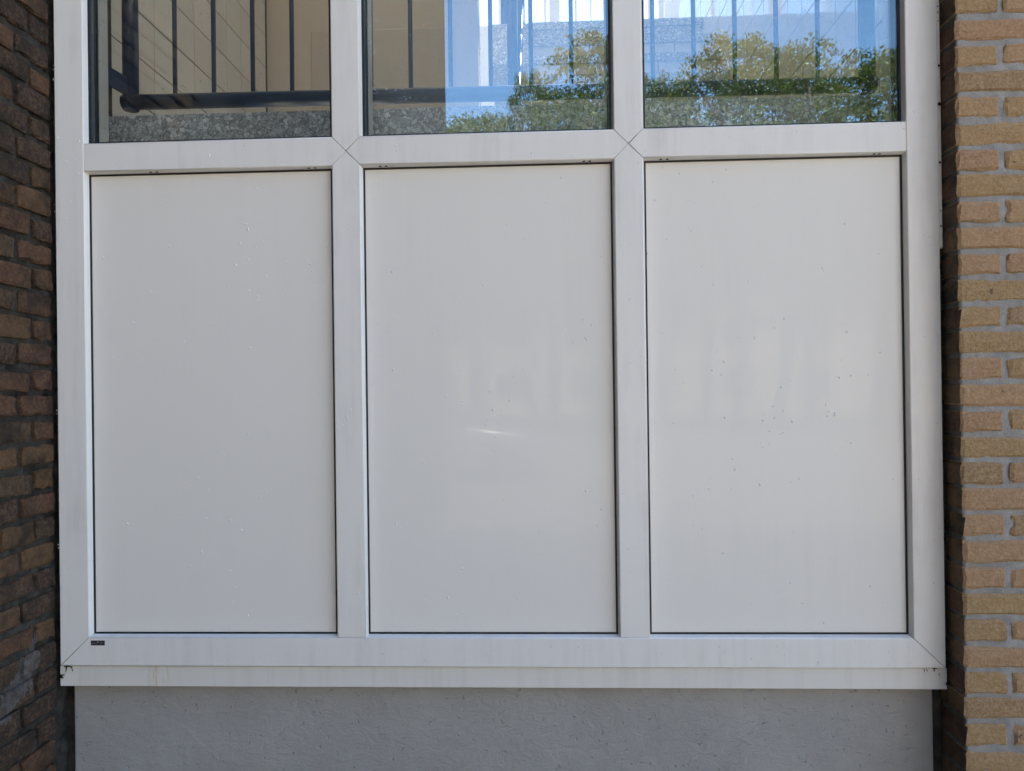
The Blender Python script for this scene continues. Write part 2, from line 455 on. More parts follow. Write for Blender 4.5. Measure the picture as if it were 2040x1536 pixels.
def mortar_sheet(name, pts_fn, nu, nv, amp, freq, seed):
    u = np.linspace(0, 1, nu); w = np.linspace(0, 1, nv)
    U, Wv = np.meshgrid(u, w)
    pos, nor, su = pts_fn(U.ravel(), Wv.ravel())
    n = vnoise(su[0] * freq, su[1] * freq, seed) + .5 * vnoise(su[0] * freq * 2.3, su[1] * freq * 2.3, seed + 1) + .3 * vnoise(su[0] * freq * .35, su[1] * freq * .35, seed + 2)
    n = (n / 1.8 - .5) * 2
    pos = pos + nor * (n * amp)[:, None]
    f = [(j * nu + i, j * nu + i + 1, (j + 1) * nu + i + 1, (j + 1) * nu + i) for j in range(nv - 1) for i in range(nu - 1)]
    return mesh(name, pos, f, smooth=True)

# ---- left wall: old brown brickwork running towards the viewer
LX = -.012
wall_l = empty('brick_wall', (LX, 0, 0)); tag(wall_l, 'weathered dark brown brick wall with dark mortar left of the window', 'brick wall')
LW_LEN = .72; LZ0, LZ1 = ZB - .42, ZB + 1.90
def left_mortar(u, w):
    y = .10 - u * (LW_LEN + .10); z = LZ0 + w * (LZ1 - LZ0)
    pos = np.stack([np.full_like(y, -.0105), y, z], 1)
    return pos, np.tile(np.array([1.0, 0, 0]), (len(y), 1)), (y, z)
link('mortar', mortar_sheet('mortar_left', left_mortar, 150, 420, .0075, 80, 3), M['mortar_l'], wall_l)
bl_cache = {}
def left_brick(L, v):
    k = (round(L, 3), v)
    if k not in bl_cache: bl_cache[k] = brick_mesh('brown_brick', L, .0475, .09, hash(k) % 9999, 1.3)
    return bl_cache[k]
rr = random.Random(11)
for k in range(-15, 24):
    zc = ZB + 1.0061 - .0604 * k
    if zc < LZ0 + .02 or zc > LZ1 - .02: continue
    first = .110 if k % 2 == 0 else .062
    y = .0; seq = [first]
    tot = first
    while tot < LW_LEN:
        s = rr.choice([.205, .205, .205, .097]); seq.append(s); tot += s + .012
    for s in seq:
        s2 = s - rr.uniform(0, .004)
        if y - s2 < -LW_LEN - .05: break
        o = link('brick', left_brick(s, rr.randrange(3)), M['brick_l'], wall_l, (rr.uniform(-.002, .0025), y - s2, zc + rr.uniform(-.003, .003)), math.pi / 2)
        o.rotation_euler = (rr.uniform(-.012, .012), rr.uniform(-.022, .022), math.pi / 2 + rr.uniform(-.008, .008))
        o.scale = (1, 1, rr.uniform(.93, 1.06))
        y -= s + .0125
# the rest of the wall, beyond the picture
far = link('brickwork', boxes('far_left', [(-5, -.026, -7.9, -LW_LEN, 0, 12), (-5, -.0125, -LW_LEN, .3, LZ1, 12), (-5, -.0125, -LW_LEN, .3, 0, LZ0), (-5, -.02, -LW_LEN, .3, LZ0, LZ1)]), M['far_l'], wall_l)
tag(far, kind='stuff')

# ---- right wall: tan brickwork, pale mortar
RX, RY = 2.1395, -.060
wall_r = empty('brick_wall', (RX, RY, 0)); tag(wall_r, 'tan yellow brick wall with pale grey mortar right of the window', 'brick wall')
RW = .62; RZ0, RZ1 = ZB - .42, ZB + 1.80
def right_mortar(u, w):
    s = u * (RW + .12) - .12; z = RZ0 + w * (RZ1 - RZ0)
    inset = .0042
    side = s < 0
    x = np.where(side, inset, s + inset); y = np.where(side, -s + inset, inset)
    pos = np.stack([x, y, z], 1)
    nor = np.where(side[:, None], np.array([[-1.0, 0, 0]]), np.array([[0, -1.0, 0]]))
    return pos, nor, (s, z)
mr = mortar_sheet('mortar_right', right_mortar, 150, 420, .0028, 75, 9)
mr.materials.append(M['mortar_r']); mr.materials.append(M['mortar_jamb'])
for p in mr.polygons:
    if p.center.y > .0075: p.material_index = 1  # return side gets the mortar with painted grime and shade
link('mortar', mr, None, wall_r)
br_cache = {}
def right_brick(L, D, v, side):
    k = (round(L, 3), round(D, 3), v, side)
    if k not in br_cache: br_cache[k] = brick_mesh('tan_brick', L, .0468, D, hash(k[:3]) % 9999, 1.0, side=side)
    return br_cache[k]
rr = random.Random(5)
for k in range(-6, 33):
    zc = ZB + 1.4696 - .0592 * k
    if zc < RZ0 + .02 or zc > RZ1 - .02: continue
    x = 0.0
    if k % 2: seq = [(.0935, .2)] + [(.205, .1)] * 3
    else: seq = [(.2, .1)] + [(.205, .1)] * 2
    for L, D in seq:
        if x > RW - .05: break
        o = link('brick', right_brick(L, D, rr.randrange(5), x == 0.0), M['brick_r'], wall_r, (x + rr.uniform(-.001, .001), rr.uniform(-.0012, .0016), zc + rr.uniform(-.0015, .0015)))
        o.rotation_euler = (rr.uniform(-.008, .008), rr.uniform(-.007, .007), rr.uniform(-.004, .004))
        o.scale = (1, 1, rr.uniform(.96, 1.05))
        x += L + .0130
far = link('brickwork', boxes('far_right', [(RW, 9, .002, .35, 0, 9), (.001, RW, .002, .35, RZ1, 9), (.001, RW, .002, .35, 0, RZ0), (.012, RW, .012, .35, RZ0, RZ1)]), M['far_r'], wall_r)
tag(far, kind='stuff')

# ------------------------------------------------------------------ plinth under the sill
def plinth():
    x0, x1, y0, z0, z1 = .0065, 2.120, .040, 0, ZB - .050
    me = bevbox('plinth', (x0, x1, y0, .30, z0, z1), .006, 3)
    o = link('plinth_wall', me, M['plinth']); tag(o, 'grey painted concrete plinth wall under the white window sill', 'wall')
    return o
plinth()
back = link('wall_core', boxes('core', [(-.1, .0055, .060, .30, 0, ZB - .05), (2.121, 2.21, .044, .30, 0, ZB - .05)]), M['mortar_l']); tag(back, kind='structure', label='dark joint beside the plinth')

# ------------------------------------------------------------------ the window
win = empty('window', (0, 0, ZB)); tag(win, 'white plastic window with three glass panes above three white panels', 'window')
W = 2.13; Li, m1l, m1r, m2l, m2r, Ri = .0729, .6895, .7595, 1.3712, 1.4412, 2.0560
b1, t0, t1 = .0706, 1.2148, 1.2850
TOP, T2 = 4.00, 3.93
m1c, m2c, tc = (m1l + m1r) / 2, (m2l + m2r) / 2, (t0 + t1) / 2

def offset_poly(P, offs):
    n = len(P); out = []
    lines = []
    for i in range(n):
        a = Vector(P[i]); b = Vector(P[(i + 1) % n]); d = (b - a).normalized(); nn = Vector((d.y, -d.x))  # outward for CCW
        lines.append((a + nn * offs[i], d))
    for i in range(n):
        (p, d), (q2, e) = lines[i - 1], lines[i]
        den = d.x * e.y - d.y * e.x
        if abs(den) < 1e-6: out.append(q2.copy()); continue
        t = ((q2.x - p.x) * e.y - (q2.y - p.y) * e.x) / den
        out.append(p + d * t)
    return out

def member(name, P, kinds):
    """P: CCW outline of the front face (x,z); kinds per edge: s=splayed reveal, m=weld/butt joint, o=outer edge"""
    rings = []
    G = .00055
    prof = {'s': [(-.0028, 0), (-.0014, .0004), (-.0004, .0013), (0, .0028), (.0034, .0165), (.0034, .06)],
            'o': [(-.0022, 0), (-.0011, .0004), (-.0003, .0011), (0, .0024), (0, .0165), (0, .06)],
            'm': [(-G - .0007, 0), (-G - .0003, .0003), (-G, .0008), (-G, .0024), (-G, .0165), (-G, .06)]}
    v, f = [], []
    n = len(P)
    for k in range(6):
        y = [prof['s'][0][1], .0004, .0012, .0026, .0165, .06][k]
        q2 = offset_poly(P, [prof[t][k][0] for t in kinds])
        v += [(p.x, y, p.y) for p in q2]
    f.append(tuple(range(n)))
    for k in range(5):
        for i in range(n):
            f.append((k * n + i, (k + 1) * n + i, (k + 1) * n + (i + 1) % n, k * n + (i + 1) % n))
    f.append(tuple(5 * n + i for i in range(n - 1, -1, -1)))
    me = mesh(name, v, f)
    me.polygons.foreach_set('use_smooth', [0 < i <= 3 * n for i in range(len(me.polygons))])
    return link(name, me, M['pvc'], win)

# stiles and bottom rail (mitred at the lower corners)
member('stile', [(0, 0), (Li, b1), (Li, TOP), (0, TOP)], 'msoo')
member('stile', [(W, 0), (W, TOP), (Ri, TOP), (Ri, b1)], 'oosm')
member('bottom_rail', [(0, 0), (W, 0), (Ri, b1), (Li, b1)], 'omsm')
member('top_rail', [(Li, T2), (Ri, T2), (Ri, TOP), (Li, TOP)], 'smom')
tr_a = member('transom', [(Li, t0), (m1l, t0), (m1c, tc), (m1l, t1), (Li, t1)], 'smmsm')
tr_b = member('transom', [(m1r, t0), (m2l, t0), (m2c, tc), (m2l, t1), (m1r, t1), (m1c, tc)], 'smmsmm')
tr_c = member('transom', [(m2r, t0), (Ri, t0), (Ri, t1), (m2r, t1), (m2c, tc)], 'smsmm')
for a, b, c in ((m1l, m1c, m1r), (m2l, m2c, m2r)):
    member('mullion', [(a, b1), (c, b1), (c, t0), (b, tc), (a, t0)], 'msmms')
    member('mullion', [(b, tc), (c, t1), (c, T2), (a, T2), (a, t1)], 'msmsm')
# core behind the joints so that no light leaks through
link('frame_core', boxes('core2', [(.004, Li - .004, .012, .058, .004, TOP - .01), (Ri + .004, W - .004, .012, .058, .004, TOP - .01), (Li, Ri, .012, .058, .004, b1 - .004), (Li, Ri, .013, .057, t0 + .005, t1 - .005)]
    + [(a + .004, b - .004, .014, .056, b1, T2) for a, b in ((m1l, m1r), (m2l, m2r))]), M['pvc'], win)
# thin cover strip along the right side
link('cover_strip', bevbox('strip', (2.1308, 2.1385, .003, .03, .985, TOP), .0012, 1), M['pvc'], win)

# drain holes in the underside of the transom
def drain(px_x, parent):
    n = 12; v = []; f = []
    zc, yc = t0 - .0017, .0098
    for kk in range(n):
        a = 2 * math.pi * kk / n
        v.append((px_x + .0034 * math.cos(a), yc + .0026 * math.sin(a), zc - .0006 - .0006 * math.sin(a)))
    for kk in range(n):
        a = 2 * math.pi * kk / n
        v.append((px_x + .0034 * math.cos(a), yc + .0026 * math.sin(a), zc + .003))
    f.append(tuple(range(n)))
    for kk in range(n): f.append((kk, (kk + 1) % n, n + (kk + 1) % n, n + kk))
    link('drain_hole', mesh('drain_hole', v, f), M['hole'], parent)
for par, xs in ((tr_a, (.2355, .2510, .630, .646)), (tr_b, (.806, .8205, 1.3005, 1.3145)), (tr_c, (1.484, 1.4995, 1.986, 1.998))):
    for xx in xs: drain(xx, par)

def ring_vf(x0, x1, z0, z1, w, y0, y1):
    """rectangular ring as closed mesh"""
    v, f = [], []
    for y in (y0, y1):
        v += [(x0, y, z0), (x1, y, z0), (x1, y, z1), (x0, y, z1), (x0 + w, y, z0 + w), (x1 - w, y, z0 + w), (x1 - w, y, z1 - w), (x0 + w, y, z1 - w)]
    for i in range(4):
        j = (i + 1) % 4
        f.append((i, j, 4 + j, 4 + i)); f.append((8 + i, 12 + i, 12 + j, 8 + j))
        f.append((i, 8 + i, 8 + j, j)); f.append((4 + i, 4 + j, 12 + j, 12 + i))
    return v, f
def ring(name, *a): return mesh(name, *ring_vf(*a))

S = .0034
bays = [(Li, m1l), (m1r, m2l), (m2r, Ri)]
PANEL_Y, GLASS_Y = .0185, .0200
panel_rects, glass_rects = [], []
for i, (a, b) in enumerate(bays):
    # lower infill panel
    x0, x1, z0, z1 = a + S, b - S, b1 + S, t0 - S
    gw = .0040
    p = link('infill_panel', bevbox('infill_panel', (x0 + .002, x1 - .002, PANEL_Y, .045, z0 + .001, z1 - .003), .0015, 2), M['panel'], win)
    link('gasket', ring('gasket', x0 - .004, x1 + .004, z0 - .004, z1 + .004, .004 + gw, .0158, .0183), M['gasket'], p)
    panel_rects.append((x0 + gw, x1 - gw, z0 + gw, z1 - gw))
    # upper double glazing
    z0, z1 = t1 + S, T2 - S
    gp = link('glass_pane', boxes('glass_pane', [(x0 + .001, x1 - .001, GLASS_Y, .024, z0 + .001, z1 - .001)]), M['glass'], win)
    link('gasket', ring('gasket', x0 - .004, x1 + .004, z0 - .004, z1 + .004, .004 + gw, .0158, .0198), M['gasket'], gp)
    link('spacer_bar', ring('spacer_bar', x0 + .001, x1 - .001, z0 + .001, z1 - .001, .0045, .0243, .0320), M['spacer'], gp)
    link('spacer_seal', ring('spacer_seal', x0, x1, z0, z1, .0065, .0322, .0397), M['gasket'], gp)
    gq = link('glass_pane', boxes('glass_pane', [(x0 + .001, x1 - .001, .0400, .0440, z0 + .001, z1 - .001)]), M['glass'], win)
    link('gasket', ring('gasket', x0 - .003, x1 + .003, z0 - .003, z1 + .003, .010, .0443, .0478), M['gasket'], gq)
    link('glazing_bead', ring('glazing_bead', x0 - .03, x1 + .03, z0 - .028, z1 + .03, .0395, .0480, .0850), M['inner'], win)
    glass_rects.append((x0 + gw, x1 - gw, z0 + gw, z1 - gw))

# sill
link('sill', bevbox('sill', (-.007, 2.1372, .0095, .09, -.0535, -.0035), .0016, 2), M['sill'], win)
link('sill_joint', boxes('sill_joint', [(.0, 2.13, .02, .08, -.006, .002)]), M['grime'], win)
# maker's badge, lower left
bd = link('badge', bevbox('badge', (.0776, .1128, -.0008, .0015, .0503, .0624), .0006, 1), M['badge'], win)
tag(bd, 'small dark grey badge with faint raised print')
mk = []
for (u0, u1, w0, w1) in ((.10, .30, .36, .46), (.36, .42, .30, .50), (.66, .70, .30, .72), (.74, .88, .34, .42), (.74, .88, .56, .64), (.12, .26, .58, .64)):
    mk.append((.0776 + .0352 * u0, .0776 + .0352 * u1, -.0010, -.0007, .0503 + .0121 * w0, .0503 + .0121 * w1))
link('print', boxes('print', mk), M['badge_mark'], bd)
link('triangle_mark', mesh('tri', [(.0940, -.0011, .0578), (.0975, -.0011, .0578), (.0958, -.0011, .0606)], [(0, 1, 2)]), M['speck'], bd)

# black grime tufts in the sill corners and under the sill
def tuft(name, strokes, y, mat, parent):
    """little bristles of cobweb and dirt: tapered strokes with thickness"""
    v, f = [], []
    for (x, z, dx, dz, w) in strokes:
        d = Vector((dx, dz)).normalized(); n = Vector((-d.y, d.x)) * w
        mid = Vector((x + dx * .45 + n.x * .8, z + dz * .45 + n.y * .8))
        b = len(v)
        for yy in (y, y - .0012):
            v += [(x + n.x, yy, z + n.y), (x - n.x, yy, z - n.y), (mid.x - n.x * .7, yy - .0008, mid.y - n.y * .7), (mid.x + n.x * .7, yy - .0008, mid.y + n.y * .7), (x + dx, yy, z + dz)]
        for q2 in ((0, 1, 2, 3), (3, 2, 4), (5, 8, 7, 6), (8, 9, 7), (0, 5, 6, 1), (1, 6, 7, 2), (3, 8, 5, 0), (2, 7, 9, 4), (4, 9, 8, 3)):
            f.append(tuple(b + i for i in q2))
    return link(name, mesh(name, v, f), mat, parent)
tuft('cobweb', [(.004, -.0045, .022, -.0015, .0014), (.010, -.004, -.003, -.016, .0016), (.013, -.0035, .011, -.004, .0012), (.022, -.004, .003, -.010, .0008), (-.006, -.028, .014, .005, .0014), (-.006, -.027, .012, -.001, .001), (.024, -.013, .002, -.004, .001), (.001, -.034, -.006, .010, .0018)], .0090, M['grime'], win)
tuft('cobweb', [(2.083, -.005, .002, -.008, .0006), (2.089, -.006, .003, -.006, .0006), (2.108, -.006, -.003, -.005, .0011), (2.118, -.016, .001, -.005, .0007), (2.104, -.004, .012, -.001, .0012)], .0090, M['grime'], win)
rr = random.Random(21)
st = []
for i in range(16):
    x = rr.choice([rr.uniform(.02, .30), rr.uniform(1.9, 2.1), rr.uniform(.3, 1.9)]); z = -.058 - abs(rr.gauss(0, .02))
    st.append((x, z, rr.uniform(-.006, .006), rr.uniform(-.006, .002), rr.uniform(.0005, .001)))
tuft('dirt_marks', st, .0390, M['grime'], win)

# crumbs of old sealant and mortar in the joint between frame and walls
def crumbs(name, spots, mat):
    rng = random.Random(4); v, f = [], []
    for (x, y, z, r) in spots:
        b = len(v)
        for d in ((1, 0, 0), (-1, 0, 0), (0, 1, 0), (0, -1, 0), (0, 0, 1), (0, 0, -1)):
            k = r * rng.uniform(.6, 1.4); v.append((x + d[0] * k, y + d[1] * k, z + d[2] * k * 1.6))
        for q2 in ((0, 2, 4), (2, 1, 4), (1, 3, 4), (3, 0, 4), (2, 0, 5), (1, 2, 5), (3, 1, 5), (0, 3, 5)): f.append(tuple(b + i for i in q2))
    return link(name, mesh(name, v, f), mat, win)
rr = random.Random(17)
crumbs('sealant_crumbs', [(-.003, .002, z + rr.uniform(-.012, .012), rr.uniform(.0006, .0016)) for z in (1.47, 1.44, 1.13, .62, .30) for _ in range(2)], M['speck'])
crumbs('grime_crumbs', [(rr.choice((-.004, 2.134)), rr.uniform(.001, .01), rr.uniform(-.05, 1.6), rr.uniform(.001, .0034)) for _ in range(90)], M['grime'])
# uneven bead of dark sealant along both sides
for xx in (-.0055, 2.1345):
    pts = [(xx + rr.uniform(-.0012, .0012), .016 + rr.uniform(-.003, .002), -.05 + .045 * i) for i in range(60)]
    link('sealant_bead', tube('sealant_bead', pts, [rr.uniform(.0032, .0058) for _ in pts], 8), M['sealant'], win)

# ------------------------------------------------------------------ stairwell behind the glass
def zr(z): return z + ZB
TLX, TRX = -.139, 2.148
GAPT = .0036
def tiled_wall(name, label, X, face, ys, y_end, zs, nrows, ncols, extra):
    w = empty(name, (X, 0, 0)); tag(w, label, 'wall')
    link('grout', boxes('grout', extra), M['grout'], w)
    tm = None
    for j in range(nrows):
        for i in range(ncols):
            y0 = ys + .1487 * i; z0 = zs + .1535 * j
            if y0 + .145 > y_end: continue
            if tm is None:
                b = (0, .004, GAPT / 2, .1487 - GAPT / 2, GAPT / 2, .1535 - GAPT / 2)
                if face < 0: b = (-.004, 0, *b[2:])
                tm = bevbox('tile', b, .0012, 1); tm.materials.append(M['tile'])
            o = link('tile', tm, None, w, (0, y0, z0))
            o.rotation_euler = (0, random.uniform(-.003, .003), random.uniform(-.004, .004))
    return w
# tile joints sit where the photograph has them
tiled_wall('tiled_wall', 'beige tiled stairwell wall behind the left pane', TLX, 1, .7306 - .1487 * 4, 1.81, zr(1.9397 - .1535 * 6), 13, 13, [(-.12, -.0006, .09, 1.81, zr(.9), zr(3.0))])
tiled_wall('tiled_wall', 'beige tiled stairwell wall behind the right pane', TRX, -1, .3243 - .1487 * 2, 3.75, zr(1.8265 - .1535 * 5), 14, 25, [(.0006, .12, .09, 3.8, zr(.9), zr(3.2))])
bw = empty('back_wall', (0, 1.8, 0)); tag(bw, 'plain ochre brown wall inside the stairwell behind the left panes', 'wall')
link('plaster', boxes('plaster', [(TLX, .905, .0, .10, 0, zr(4.6))]), M['ochre'], bw)
link('dado', bevbox('dado', (.083, .788, -.006, .0, zr(1.0), zr(2.43)), .002, 1), M['ochre2'], bw)
s = link('stairwell_shell', boxes('shell', [
    (TLX - .12, TLX, .09, 3.8, zr(3.001), 8.9), (TRX, TRX + .12, .09, 3.8, zr(3.201), 8.9),
    (TLX - .12, TLX, 1.91, 3.8, 0, zr(3.0)),
    (TLX, .0, .086, .12, 0, 8.9), (2.13, TRX, .086, .12, 0, 8.9),                   # inner jambs
    (TLX, TRX, 3.8, 3.95, 0, zr(3.42)), (TLX, .0, 3.8, 3.95, zr(3.42), 8.9),        # rear wall below and beside its window
    (0, 2.13, .01, .30, zr(4.0), 8.9)]), M['plaster']); tag(s, kind='structure', label='plastered stairwell shell')
fl = link('stairwell_floor', boxes('floor', [(TLX, TRX, .40, .98, zr(1.1), zr(1.323)), (TLX, 1.16, .98, 1.80, zr(1.1), zr(1.323)), (.905, TRX, 2.50, 3.80, zr(2.55), zr(2.785))]), M['terrazzo']); tag(fl, kind='structure', label='terrazzo landing floor')
kerb = link('landing_kerb', bevbox('landing_kerb', (TLX + .001, TRX - .005, .25, .40, zr(1.15), zr(1.447)), .004, 2), M['terrazzo'])
tag(kerb, 'grey speckled terrazzo kerb along the landing behind the glass', 'kerb')
# flight of steps rising away from the window
stair = empty('staircase', (0, 0, ZB)); tag(stair, 'stair flight with terrazzo treads and pale risers behind the right panes', 'staircase')
for k in range(0, 8):
    y = 2.493 - .189 * k; z = 2.787 - .183 * k
    t = link('tread', bevbox('tread', (1.163, TRX - .005, y, y + .215, z - .045, z), .004, 2), M['terrazzo'], stair)
    r0 = link('riser', boxes('riser', [(1.163, TRX - .005, y + .012, y + .020, z - .183, z - .0455)]), M['riser'], stair)
    for xx in [1.163 + .33 * n + (.12 if k % 2 else 0) for n in range(1, 4)]:
        if xx < TRX - .03: link('joint', boxes('joint', [(xx, xx + .004, y + .0112, y + .0119, z - .183, z - .046)]), M['grout'], r0)
link('stringer', boxes('stringer', [(1.145, 1.1615, .99 + .189 * k, .99 + .189 * (k + 1), 1.323 + .183 * (k - 1), 1.323 + .183 * (k + 1)) for k in range(0, 8)]), M['riser'], stair)

def railing(name, label, parts):
    e = empty(name, (0, 0, ZB)); tag(e, label, 'railing')
    for nm, pts, r in parts: link(nm, tube(nm, pts, r, 16 if r > .015 else 10), M['navy'], e)
    return e
RYR = .30
parts = [('post', [(.0235, RYR, 1.481), (.0235, RYR, 2.45)], .0218), ('post', [(2.0995, RYR, 1.472), (2.0995, RYR, 2.45)], .0218),
         ('rail', [(.002, RYR, 1.5035), (2.1213, RYR, 1.4935)], .0213), ('rail', [(.002, RYR, 2.45), (2.1213, RYR, 2.45)], .0213)]
parts += [('baluster', [(.1535 + .1133 * k, RYR, 1.50), (.1535 + .1133 * k, RYR, 2.45)], .0064) for k in range(17)]
rl = railing('stair_railing', 'dark blue tubular railing along the landing behind the glass', parts)
bv = []
for (x, y, zlo, zhi) in ((-.062, .08, 1.55, 1.598), (.024, .29, 1.517, 1.566)):
    for dy in (-.006, .006):
        bv += [(x + dy * .9, y - dy * .4, zlo), (x + dy * .9, y - dy * .4, zhi)]
link('bracket', mesh('bracket', bv, [(0, 1, 5, 4), (2, 6, 7, 3), (0, 4, 6, 2), (1, 3, 7, 5), (0, 2, 3, 1), (4, 5, 7, 6)]), M['navy'], rl)
# railing on the open side of the flight, seen almost end-on
parts = []
for k in range(0, 8):
    y = 1.08 + .189 * k; z = 1.42 + .183 * k
    parts.append(('baluster', [(1.10, y, z), (1.10, y, z + .85)], .0085))
parts += [('handrail', [(1.10, .95, 1.323 + .95), (1.10, 2.55, 2.787 + 1.03)], .021), ('rail', [(1.10, .95, 1.36), (1.10, 2.55, 2.91)], .016), ('post', [(1.10, .95, 1.32), (1.10, .95, 2.30)], .02), ('post', [(1.10, 2.55, 2.787), (1.10, 2.55, 3.85)], .02)]
parts += [('baluster', [(.985, 2.60 + .11 * k, 2.787), (.985, 2.60 + .11 * k, 3.80)], .009) for k in range(9)] + [('handrail', [(.985, 2.55, 3.80), (.985, 3.75, 3.80)], .021)]
railing('stair_railing', 'dark blue railing on the open side of the rising stair flight', parts)
# rear window above the upper landing
rw = empty('rear_window', (0, 3.82, ZB)); tag(rw, 'bright window at the back of the stairwell above the stairs', 'window')
for a, b in ((1.245, 1.262), (1.285, 1.365), (1.478, 1.494), (1.594, 1.606), (1.74, 1.78), (2.03, 2.075), (2.11, 2.15), (.9, .94), (.49, .53), (.0, .04)):
    link('mullion', boxes('mullion', [(a, b, 0, .06, 3.42, 8.0)]), M['pvc'], rw)
link('frame', boxes('frame', [(.0, 2.148, -.005, .065, 3.395, 3.425), (.0, 2.148, -.004, .064, 5.6, 5.66), (.0, 2.148, -.004, .064, 7.95, 8.05)]), M['pvc'], rw)
link('pane', boxes('pane', [(.02, 2.12, .025, .031, 3.42, 8.0)]), M['glass'], rw)

# ------------------------------------------------------------------ the rest of the building (throws the shade)
sk = empty('added_skylight', (0, 0, 9.26)); tag(sk, 'added roof glazing that brightens the stairwell', 'added_skylight')  # invented glazing out of view, lets sun in to brighten the interior
link('pane', boxes('pane', [(TLX, TRX, .30, 3.95, .03, .036)]), M['glass'], sk)
link('frame', boxes('frame', [(TLX - .05, TRX + .05, .25, .30, 0, .08), (TLX - .05, TRX + .05, 3.95, 4.0, 0, .08), (TLX - .05, TLX, .30, 3.95, 0, .08), (TRX, TRX + .05, .30, 3.95, 0, .08), (1.0, 1.05, .30, 3.95, .04, .08)]), M['pvc'], sk)
bld = empty('building', (0, 0, 0)); tag(bld, 'upper storeys of the brick building above the window', 'building')
link('upper_wall', boxes('upper_wall', [(-.0, 2.1395, -.0, .34, zr(4.0) + .001, 9.0)]), M['far_r'], bld)
link('side_wall', boxes('side_wall', [(-5, TLX - .13, .31, 4.2, 0, 9), (TRX + .13, 11, .36, 4.2, 0, 9)]), M['far_l'], bld)
link('roof', boxes('roof', [(-5.3, TLX, .36, 4.5, 9.01, 9.25), (TRX, 11.3, -.20, 4.5, 9.01, 9.25), (TLX, TRX, -.20, .30, 9.01, 9.25), (TLX, TRX, 3.95, 4.5, 9.01, 9.25), (-5.3, .25, -8.1, .35, 12.01, 12.25)]), M['roof'], bld)

# ------------------------------------------------------------------ trees across the street, seen mirrored in the glass
def tree_meshes(seed, H=12.0, R=2.3, n_clump=230, per=130):
    rng = np.random.default_rng(seed)
    limbs_v, limbs_f = [], []
    def add_tube(pts, rad, n=7):
        b = len(limbs_v)
        for i, p in enumerate(pts):
            d = (pts[min(i + 1, len(pts) - 1)] - pts[max(i - 1, 0)]); d /= np.linalg.norm(d)
            a = np.cross(d, [0.3, 1, .1]); a /= np.linalg.norm(a); c = np.cross(d, a)
            for k in range(n):
                t = 2 * np.pi * k / n; limbs_v.append(p + (a * np.cos(t) + c * np.sin(t)) * rad[i])
        for i in range(len(pts) - 1):
            for k in range(n): limbs_f.append((b + i * n + k, b + i * n + (k + 1) % n, b + (i + 1) * n + (k + 1) % n, b + (i + 1) * n + k))
    tp = [np.array([rng.normal(0, .10) * i, rng.normal(0, .10) * i, H * .92 * i / 7]) for i in range(8)]
    add_tube(tp, [.19 * (1 - i / 8.3) + .01 for i in range(8)], 10)
    cl = []
    for c in range(n_clump):
        h = .26 + .74 * rng.uniform(0, 1) ** .62
        rmax = R * (math.sqrt(max(.01, 1 - ((h - .6) / .42) ** 2)) if h > .6 else .45 + .55 * (h - .26) / .34)
        ang = rng.uniform(0, 2 * np.pi); rad = rmax * math.sqrt(rng.uniform(.08, 1))
        pos = np.array([rad * np.cos(ang), rad * np.sin(ang), H * h])
        i0 = min(6, max(1, int((h - .12) * 7))); st = tp[i0]
        mid = st * .5 + pos * .5 + np.array([0, 0, -.15])
        if c % 9 == 0: add_tube([st, mid, pos], [.035, .022, .006], 5)
        cl.append((pos, rng.uniform(.28, .56) * (1.1 - .45 * h)))
    V = []; F = []
    for pos, r in cl:
        m = int(per * (r / .5) ** 1.6)
        d = rng.normal(size=(m, 3)); d /= np.linalg.norm(d, axis=1)[:, None]
        p = pos + d * (r * rng.uniform(.15, 1.0, (m, 1)) ** .5) * np.array([1.15, 1.15, .75])
        a = rng.normal(size=(m, 3)); a /= np.linalg.norm(a, axis=1)[:, None]
        b = np.cross(a, rng.normal(size=(m, 3))); b /= np.linalg.norm(b, axis=1)[:, None]
        s = rng.uniform(.04, .08, (m, 1)); w = s * .48
        q = np.stack([p - a * s, p + b * w, p + a * s, p - b * w], 1).reshape(-1, 3)
        o = sum(len(x) for x in V); V.append(q)
        F += [(o + 4 * i, o + 4 * i + 1, o + 4 * i + 2, o + 4 * i + 3) for i in range(m)]
    return mesh('trunk', limbs_v, limbs_f, True), mesh('crown', np.concatenate(V), F)
variants = [tree_meshes(31), tree_meshes(47, R=2.0, n_clump=200), tree_meshes(83, R=2.5, n_clump=250)]
for t_, c_ in variants: t_.materials.append(M['bark']); c_.materials.append(M['leaf'])
